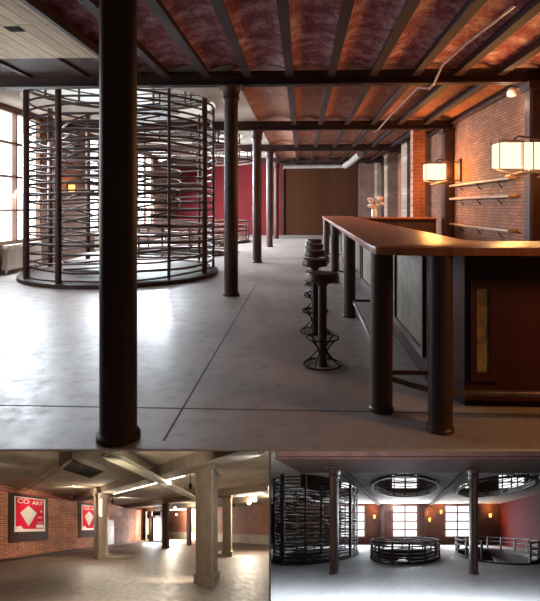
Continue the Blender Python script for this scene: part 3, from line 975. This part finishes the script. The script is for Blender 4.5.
# little orange lights on the window wall
def glow_sconce(fr, x, y, z, axis, label, group, power=10, s=1.0):
    t = thing('glow_sconce', label, 'wall sconce', (x, y, z), fr, group)
    if axis == 'y':
        MB().box(x - 0.02, x + 0.02, y - 0.07 * s, y + 0.07 * s, z - 0.16 * s, z + 0.16 * s).build('back_plate', 'beam', t, fr)
        MB().lathe((x + 0.10, y), [(0.03 * s, z - 0.12 * s), (0.07 * s, z - 0.08 * s), (0.08 * s, z + 0.1 * s)], 14).build('glass', 'sconce_glow', t, fr)
        MB().box(x, x + 0.10, y - 0.015, y + 0.015, z - 0.15 * s, z - 0.12 * s).build('bracket', 'beam', t, fr)
        lamp('lamp_glow', 'POINT', fr, (x + 0.3, y, z + 0.1), power, WARM, 0.08)
    else:
        MB().box(x - 0.09 * s, x + 0.09 * s, y - 0.01, y + 0.01, z - 0.2 * s, z + 0.2 * s).build('back_plate', 'beam', t, fr)
        MB().lathe((x, y - 0.06), [(0.04 * s, z - 0.2 * s), (0.10 * s, z - 0.12 * s), (0.12 * s, z + 0.16 * s)], 14).build('glass', 'sconce_glow', t, fr)
        MB().box(x - 0.02, x + 0.02, y - 0.06, y, z - 0.25 * s, z - 0.2 * s).build('bracket', 'beam', t, fr)
        lamp('lamp_glow', 'POINT', fr, (x, y - 0.12, z + 0.35 * s), power, WARM, 0.1)
    return t
GS = 'small sconces between the street windows'
glow_sconce(BAR, XL, 12.8, 1.85, 'y', 'small orange sconce on the window wall, seen through the tall cage', GS)
glow_sconce(BAR, XL, 17.2, 1.85, 'y', 'farther orange sconce on the window wall behind the tall cage', GS)

# ================================================================== HALL OF WELLS: contents
GC = 'iron columns in the hall of round wells'
iron_column(-2.2, 4.04, 3.196, WELL, 'dark iron column beside the full height cage, throwing a long shadow', m='iron', r=0.125, grp=GC)
iron_column(2.13, 4.04, 3.196, WELL, 'dark iron column between the central well and the well by the red wall', m='iron', r=0.125, grp=GC)
M['beam_well'] = mat('well_beam_paint', (0.075, 0.030, 0.022), (0.05, 0.021, 0.016), rough=0.7, spec=0.2)
t = thing('steel_beam', 'wide dark steel beam across the front of the hall of round wells', 'beam', (0, 4.05, 3.2), WELL, 'beams in the hall of round wells')
b = MB()
b.box(lo(3.3) + 0.02, 7.95, 3.42, 4.2, 3.24, HZ - 0.005).box(lo(3.3) + 0.02, 7.95, 3.38, 4.24, 3.20, 3.24)
b.build('girder', 'beam_well', t, WELL)
MB().box(lo(3.2) + 0.02, 7.95, 3.34, 3.42, 3.25, 3.43).build('web', 'beam_well', t, WELL)
for x, l in ((-2.15, 'lengthwise beam running to the window wall beside the full height cage'), (2.15, 'lengthwise beam running to the window wall beside the red wall side')):
    t = thing('ceiling_beam', l, 'beam', (x, 7.5, 3.3), WELL, 'beams in the hall of round wells')
    b = MB()
    beam_mb(b, x - 0.13, x + 0.13, 4.27, yb - 0.02, 3.28, HZ - 0.005, 'y')
    b.build('girder', 'beam_well', t, WELL)
    MB().box(x - 0.14, x + 0.14, yb - 0.06, yb - 0.01, 3.16, 3.28).build('bearing', 'beam', t, WELL)

cage(WC[0], WR, 0.0, HZ + 0.02, WELL, 'full height round iron cage beside the dark column in the hall of wells',
     12, 24, 'cage_well', 'round stair cages', pr=0.045, rr=0.022, thick=(1, 6, 8, 11), seed=9)
GW = 'floor railings in the hall of round wells'
railing(WC[1], WR - 0.02, 0, 0.86, WELL, 'low round railing around the central well in front of the middle window', 16, 6, 'cage_well', grp=GW, stair=True, phase=0.1, pr=0.05, rr=0.030)
railing(WC[2], WR - 0.02, 0, 0.86, WELL, 'low round railing with a gap, around the stairwell next to the red wall', 14, 4, 'cage_well', grp=GW, stair=True, a0=-PI * 0.42, a1=PI * 1.25, phase=0, pr=0.05, rr=0.030)
GX = 'ceiling railings in the hall of round wells'
for c, l in zip(WC[1:], ('round iron hoops in the ceiling opening above the central well', 'round iron hoops in the ceiling opening next to the red wall')):
    railing(c, WR - 0.05, HZ - 0.10, 1.45, WELL, l, 14, 8, 'cage_well', name='ceiling_railing', grp=GX, pr=0.035, rr=0.022)
GQ = 'orange wall sconces between the windows of the well hall'
for x, z, l in ((-2.55, 2.35, 'orange wall sconce between the cage and the middle window'), (2.05, 2.1, 'lower orange wall sconce just right of the middle window'),
                (3.0, 2.75, 'higher orange wall sconce close to the window on the red wall side'), (7.1, 2.45, 'orange wall sconce between the last window and the red wall')):
    glow_sconce(WELL, x, yb - 0.02, z, 'x', l, GQ, power=34, s=0.9)
GP = 'dark wall posts between the windows of the well hall'
for x, l in ((-1.9, 'dark post on the window wall, cage side of the middle window'), (1.75, 'dark post on the window wall, just right of the middle window'), (6.2, 'dark post on the window wall nearest the red wall')):
    t = thing('wall_post', l, 'post', (x, yb, 0), WELL, GP)
    MB().box(x - 0.13, x + 0.13, yb - 0.09, yb - 0.01, 0, 3.14).build('shaft', 'iron', t, WELL)
    MB().box(x - 0.18, x + 0.18, yb - 0.11, yb - 0.01, 0, 0.2).build('foot', 'iron', t, WELL)

# ================================================================== CELLAR: contents
def pillar(u0, u1, v0, v1, label, plinth=0.25, m='concrete'):
    t = thing('concrete_pillar', label, 'pillar', ((u0 + u1) / 2, (v0 + v1) / 2, 0), CELLAR, 'concrete pillars of the cellar')
    MB().chamfer_box(u0, u1, v0, v1, plinth, 2.995, 0.02).build('shaft', m, t, CELLAR)
    MB().chamfer_box(u0 - 0.04, u1 + 0.04, v0 - 0.05, v1 + 0.05, 0, plinth, 0.02).build('plinth', m, t, CELLAR)
    MB().box(u0 - 0.03, u1 + 0.03, v0 - 0.03, v1 + 0.03, 2.9, 2.995).build('head', m, t, CELLAR)
    return t
pillar(-1.08, -0.68, 3.62, 4.30, 'largest and nearest square concrete pillar, standing on a low plinth')
pillar(-1.05, -0.70, 7.9, 8.5, 'square concrete pillar half hidden behind the largest pillar')
pillar(-5.52, -5.13, 3.30, 3.85, 'square concrete pillar beside the second poster, with a lit edge', plinth=0.12)
pillar(-4.45, -4.10, 7.78, 8.16, 'slender dark far pillar just right of the bright doorway', plinth=0.12, m='recess')  # dark board colour stands in for this pillar being unlit

# posters in dark boards
def text_mb(body, size, font_w=1.0):
    c = bpy.data.curves.new('lettering', 'FONT')
    c.body = body
    c.size = size
    c.offset = 0.004
    o = bpy.data.objects.new('lettering', c)
    COL.objects.link(o)
    dg = bpy.context.evaluated_depsgraph_get()
    me = bpy.data.meshes.new_from_object(o.evaluated_get(dg))
    mb = ([tuple(v.co) for v in me.vertices], [tuple(p.vertices) for p in me.polygons])
    bpy.data.objects.remove(o)
    bpy.data.meshes.remove(me)
    return mb
def poster(v0, label):
    w_, z0, h_ = 1.17, 1.23, 1.62
    x = -7.93
    t = thing('wall_poster', label, 'poster', (x, v0 + w_ / 2, z0), CELLAR, 'red posters on the cellar wall')
    MB().box(-7.992, -7.95, v0 - 0.16, v0 + w_ + 0.14, 0.78, 2.97).build('backing_board', 'recess', t, CELLAR)
    MB().box(-7.955, x, v0, v0 + w_, z0, z0 + h_).build('sheet', 'poster_white', t, CELLAR)
    MB().box(x, x + 0.006, v0 + 0.05, v0 + w_ - 0.05, z0 + 0.13, z0 + h_ - 0.04).build('red_field', 'poster_red', t, CELLAR)
    xf = x + 0.006
    def flat(poly, name, m):
        MB().add([(xf, v0 + a, z0 + b) for a, b in poly] + [(xf + 0.004, v0 + a, z0 + b) for a, b in poly],
                 [tuple(range(len(poly)))[::-1], tuple(range(len(poly), 2 * len(poly)))] + [(i, (i + 1) % len(poly), len(poly) + (i + 1) % len(poly), len(poly) + i) for i in range(len(poly))]).build(name, m, t, CELLAR)
    flat([(0.50, 0.25), (0.20, 0.88), (0.50, 1.24), (0.82, 0.90)], 'kite_shape', 'poster_cream')
    flat([(0.06, 0.03), (0.30, 0.03), (0.30, 0.16), (0.20, 0.28), (0.06, 0.24)], 'corner_patch', 'poster_white')
    flat([(0.80, 0.18), (1.10, 0.18), (1.10, 0.34), (0.80, 0.34)], 'small_print_block', 'poster_white')
    flat([(0.84, 0.42), (1.06, 0.42), (1.06, 0.47), (0.84, 0.47)], 'small_print_line', 'poster_pink')
    flat([(0.86, 0.66), (1.03, 0.66), (1.03, 0.73), (0.86, 0.73)], 'small_print_line', 'poster_pink')
    flat([(0.97, 0.96), (1.03, 0.96), (1.03, 1.03), (0.97, 1.03)], 'small_mark', 'poster_white')
    for body, a, b, sz in (('CO', 0.09, 1.33, 0.29), ('ART', 0.63, 1.32, 0.235)):
        vs, fs = text_mb(body, sz)
        MB().add([(xf + 0.005, v0 + a + p[0], z0 + b + p[1]) for p in vs], fs).build('lettering', 'poster_white', t, CELLAR)
    return t
ps = poster(0.785, 'red poster with a large pale kite shape, in full view on the brick wall')
dup(ps, step(CELLAR, 0, 3.12), 'second red kite poster, half hidden behind the slim pillar')
tag(MB().box(-7.90, -7.70, -1.0, 5.4, 0.0, 0.09).build('floor_channel', 'recess', fr=CELLAR), 'long dark timber batten on the floor along the brick wall', 'batten')

fc = thing('fan_coil_unit', 'boxy grey fan unit hung from the cellar ceiling, dark grille beneath', 'fan unit', (-2.9, 1.45, 2.8), CELLAR)
MB().chamfer_box(-3.25, -2.55, 1.06, 1.87, 2.80, 3.22, 0.01).build('casing', 'coil', fc, CELLAR)
gr = MB().box(-3.19, -2.61, 1.12, 1.81, 2.785, 2.80).build('grille', 'black', fc, CELLAR)
for k in range(7):
    v = 1.2 + 0.09 * k
    MB().box(-3.19, -2.61, v, v + 0.012, 2.778, 2.787).build('grille_bar', 'black', gr, CELLAR)
for u in (-3.2, -2.6):
    for v in (1.1, 1.8):
        MB().cyl((u, v, 3.2), (u, v, CZ), 0.012, n=6).build('hanger', 'steel', fc, CELLAR)
tr = thing('cable_tray', 'pale cable tray running along the cellar ceiling toward the doorway', 'cable tray', (-2.1, 4, 3.1), CELLAR)
MB().box(-2.24, -2.0, 1.5, 7.7, 2.88, 2.90).build('tray_bed', 'tray', tr, CELLAR)
for u in (-2.24, -2.015):
    MB().box(u, u + 0.015, 1.5, 7.7, 2.89, 2.975).build('tray_side', 'tray', tr, CELLAR)
for v in (1.8, 5.5, 7.2):
    MB().box(-2.13, -2.11, v, v + 0.02, 2.9, CZ - 0.002).build('hanger', 'steel', tr, CELLAR)
tag(MB().tube([(-7.935, -1.0, 3.04), (-7.935, 10.2, 3.04)], 0.045, 8).build('sprinkler_pipe', 'red_pipe', fr=CELLAR), 'long red pipe along the top of the brick wall above the posters', 'pipe')
for k, (dv, l) in enumerate(((0, 'rusty pipe from the brick wall to the ceiling fan unit'), (0.22, 'second rusty pipe beside the first, ending at the fan unit'))):
    tag(MB().tube([(-7.98, 1.0 + dv, 3.2), (-4.2, 1.2 + dv, 3.2), (-3.275, 1.25 + dv, 3.1)], 0.016, 8).build('service_pipe', 'rust_pipe', fr=CELLAR), l, 'pipe', 'pipes to the fan unit')

# strip lights and bulbs of the cellar
CW = (1.0, 0.86, 0.68)
def strip(u0, u1, v, z, label, power):
    t = thing('strip_light', label, 'strip light', ((u0 + u1) / 2, v, z), CELLAR, 'strip lights on the cellar beams')
    MB().box(u0, u1, v - 0.04, v + 0.03, z + 0.02, z + 0.08).build('batten', 'white', t, CELLAR)
    MB().cyl((u0 + 0.05, v - 0.005, z), (u1 - 0.05, v - 0.005, z), 0.03, n=8).build('tube', 'tube', t, CELLAR)
    n = 3
    for k in range(n):
        lamp('tube_glow', 'POINT', CELLAR, (u0 + (u1 - u0) * (k + 0.5) / n, v + 0.12, z - 0.1), power / n, CW, 0.12)
strip(-4.85, -1.42, 3.92, 3.02, 'long strip light behind the beam between the slim and the largest pillar', 220)
strip(-0.5, 0.5, 8.28, 3.0, 'strip light behind the far beam, right of the largest pillar', 160)
def bare_bulb(u, v, z, label, power):
    t = thing('bare_bulb', label, 'bulb', (u, v, z), CELLAR, 'bare bulbs in the back of the cellar')
    MB().lathe((u, v), [(0.02, z - 0.1), (0.075, z - 0.05), (0.085, z), (0.05, z + 0.07), (0.03, z + 0.1)], 14).build('bulb', 'bulb', t, CELLAR)
    MB().cyl((u, v, z + 0.09), (u, v, CZ), 0.012, n=6).build('flex', 'black', t, CELLAR)
    lamp('bulb_glow', 'POINT', CELLAR, (u, v, z - 0.2), power, CW, 0.1)
bare_bulb(-0.04, 10.1, 2.85, 'bright bare bulb before the far brick wall, right of the pillars', 380)
bare_bulb(-4.21, 9.3, 2.85, 'bright bare bulb hanging in front of the timber screen', 250)
bare_bulb(-6.0, 13.6, 2.75, 'bare bulb added to light the back room behind the timber screen', 2600)  # extra bulb, added so the back room reads as lit
def upright_tube(u, v, z0, z1, label, power, out):
    t = thing('upright_tube_light', label, 'tube light', (u, v, z0), CELLAR, 'upright tube lights of the cellar')
    MB().box(u - 0.03, u + 0.03, v - 0.02, v + 0.03, z0 - 0.04, z1 + 0.04).build('batten', 'white', t, CELLAR)
    MB().cyl((u + 0.02, v - 0.05, z0), (u + 0.02, v - 0.05, z1), 0.03, n=8).build('tube', 'tube', t, CELLAR)
    lamp('tube_glow', 'POINT', CELLAR, (u + out[0], v + out[1], (z0 + z1) / 2), power, CW, 0.1)
upright_tube(-5.08, 3.42, 1.95, 2.70, 'upright glowing tube on the edge of the pillar beside the second poster', 60, (0.2, -0.2))
upright_tube(-7.45, 10.30, 0.7, 2.2, 'upright glowing tube beside the bright doorway', 120, (0.2, -0.25))
for v in (-0.6, 2.6, 5.6):
    lamp('added_wall_wash', 'SPOT', CELLAR, (-5.9, v, 3.2), 420, CW, 0.15, (-8.0, v + 0.6, 1.6), 2.2)  # spots added without fixtures to brighten the brick wall
# spots fixed to pillars
def pillar_spot(u, v, z, tgt, label, power, spot=1.1):
    t = thing('pillar_spot', label, 'spotlight', (u, v, z), CELLAR, 'spotlights fixed to the cellar pillars')
    MB().lathe((u, v), [(0.055, z - 0.1), (0.06, z), (0.03, z + 0.06)], 12).build('head', 'black', t, CELLAR)
    MB().cyl((u, v, z + 0.04), (u, v + 0.001, 3.3), 0.012, n=6).build('stem', 'black', t, CELLAR)
    lamp('spot_glow', 'SPOT', CELLAR, (u, v, z - 0.13), power, CW, 0.04, tgt, spot)
pillar_spot(-1.32, 3.95, 2.7, (-1.5, 3.55, 0), 'black spotlight beside the head of the largest pillar', 500)
pillar_spot(-5.0, 4.0, 2.7, (-5.3, 3.9, 0), 'black spotlight beside the head of the slim pillar', 420)
pillar_spot(-0.62, 8.34, 2.6, (-0.5, 8.2, 0), 'black spotlight beside the half hidden pillar', 450)
lamp('street_daylight', 'AREA', CELLAR, (-6.55, 10.3, 1.3), 120, (0.86, 0.9, 1.0), 0.7, (-5.8, 5, 0), size_y=2.0)
lamp('added_wall_fill', 'AREA', CEL_, (-0.6, 2.45, 1.2), 90, CW, 2.0, (-5.2, 6.0, 1.5), size_y=0.8)  # fill added at the cellar's open front, aimed at the brick wall
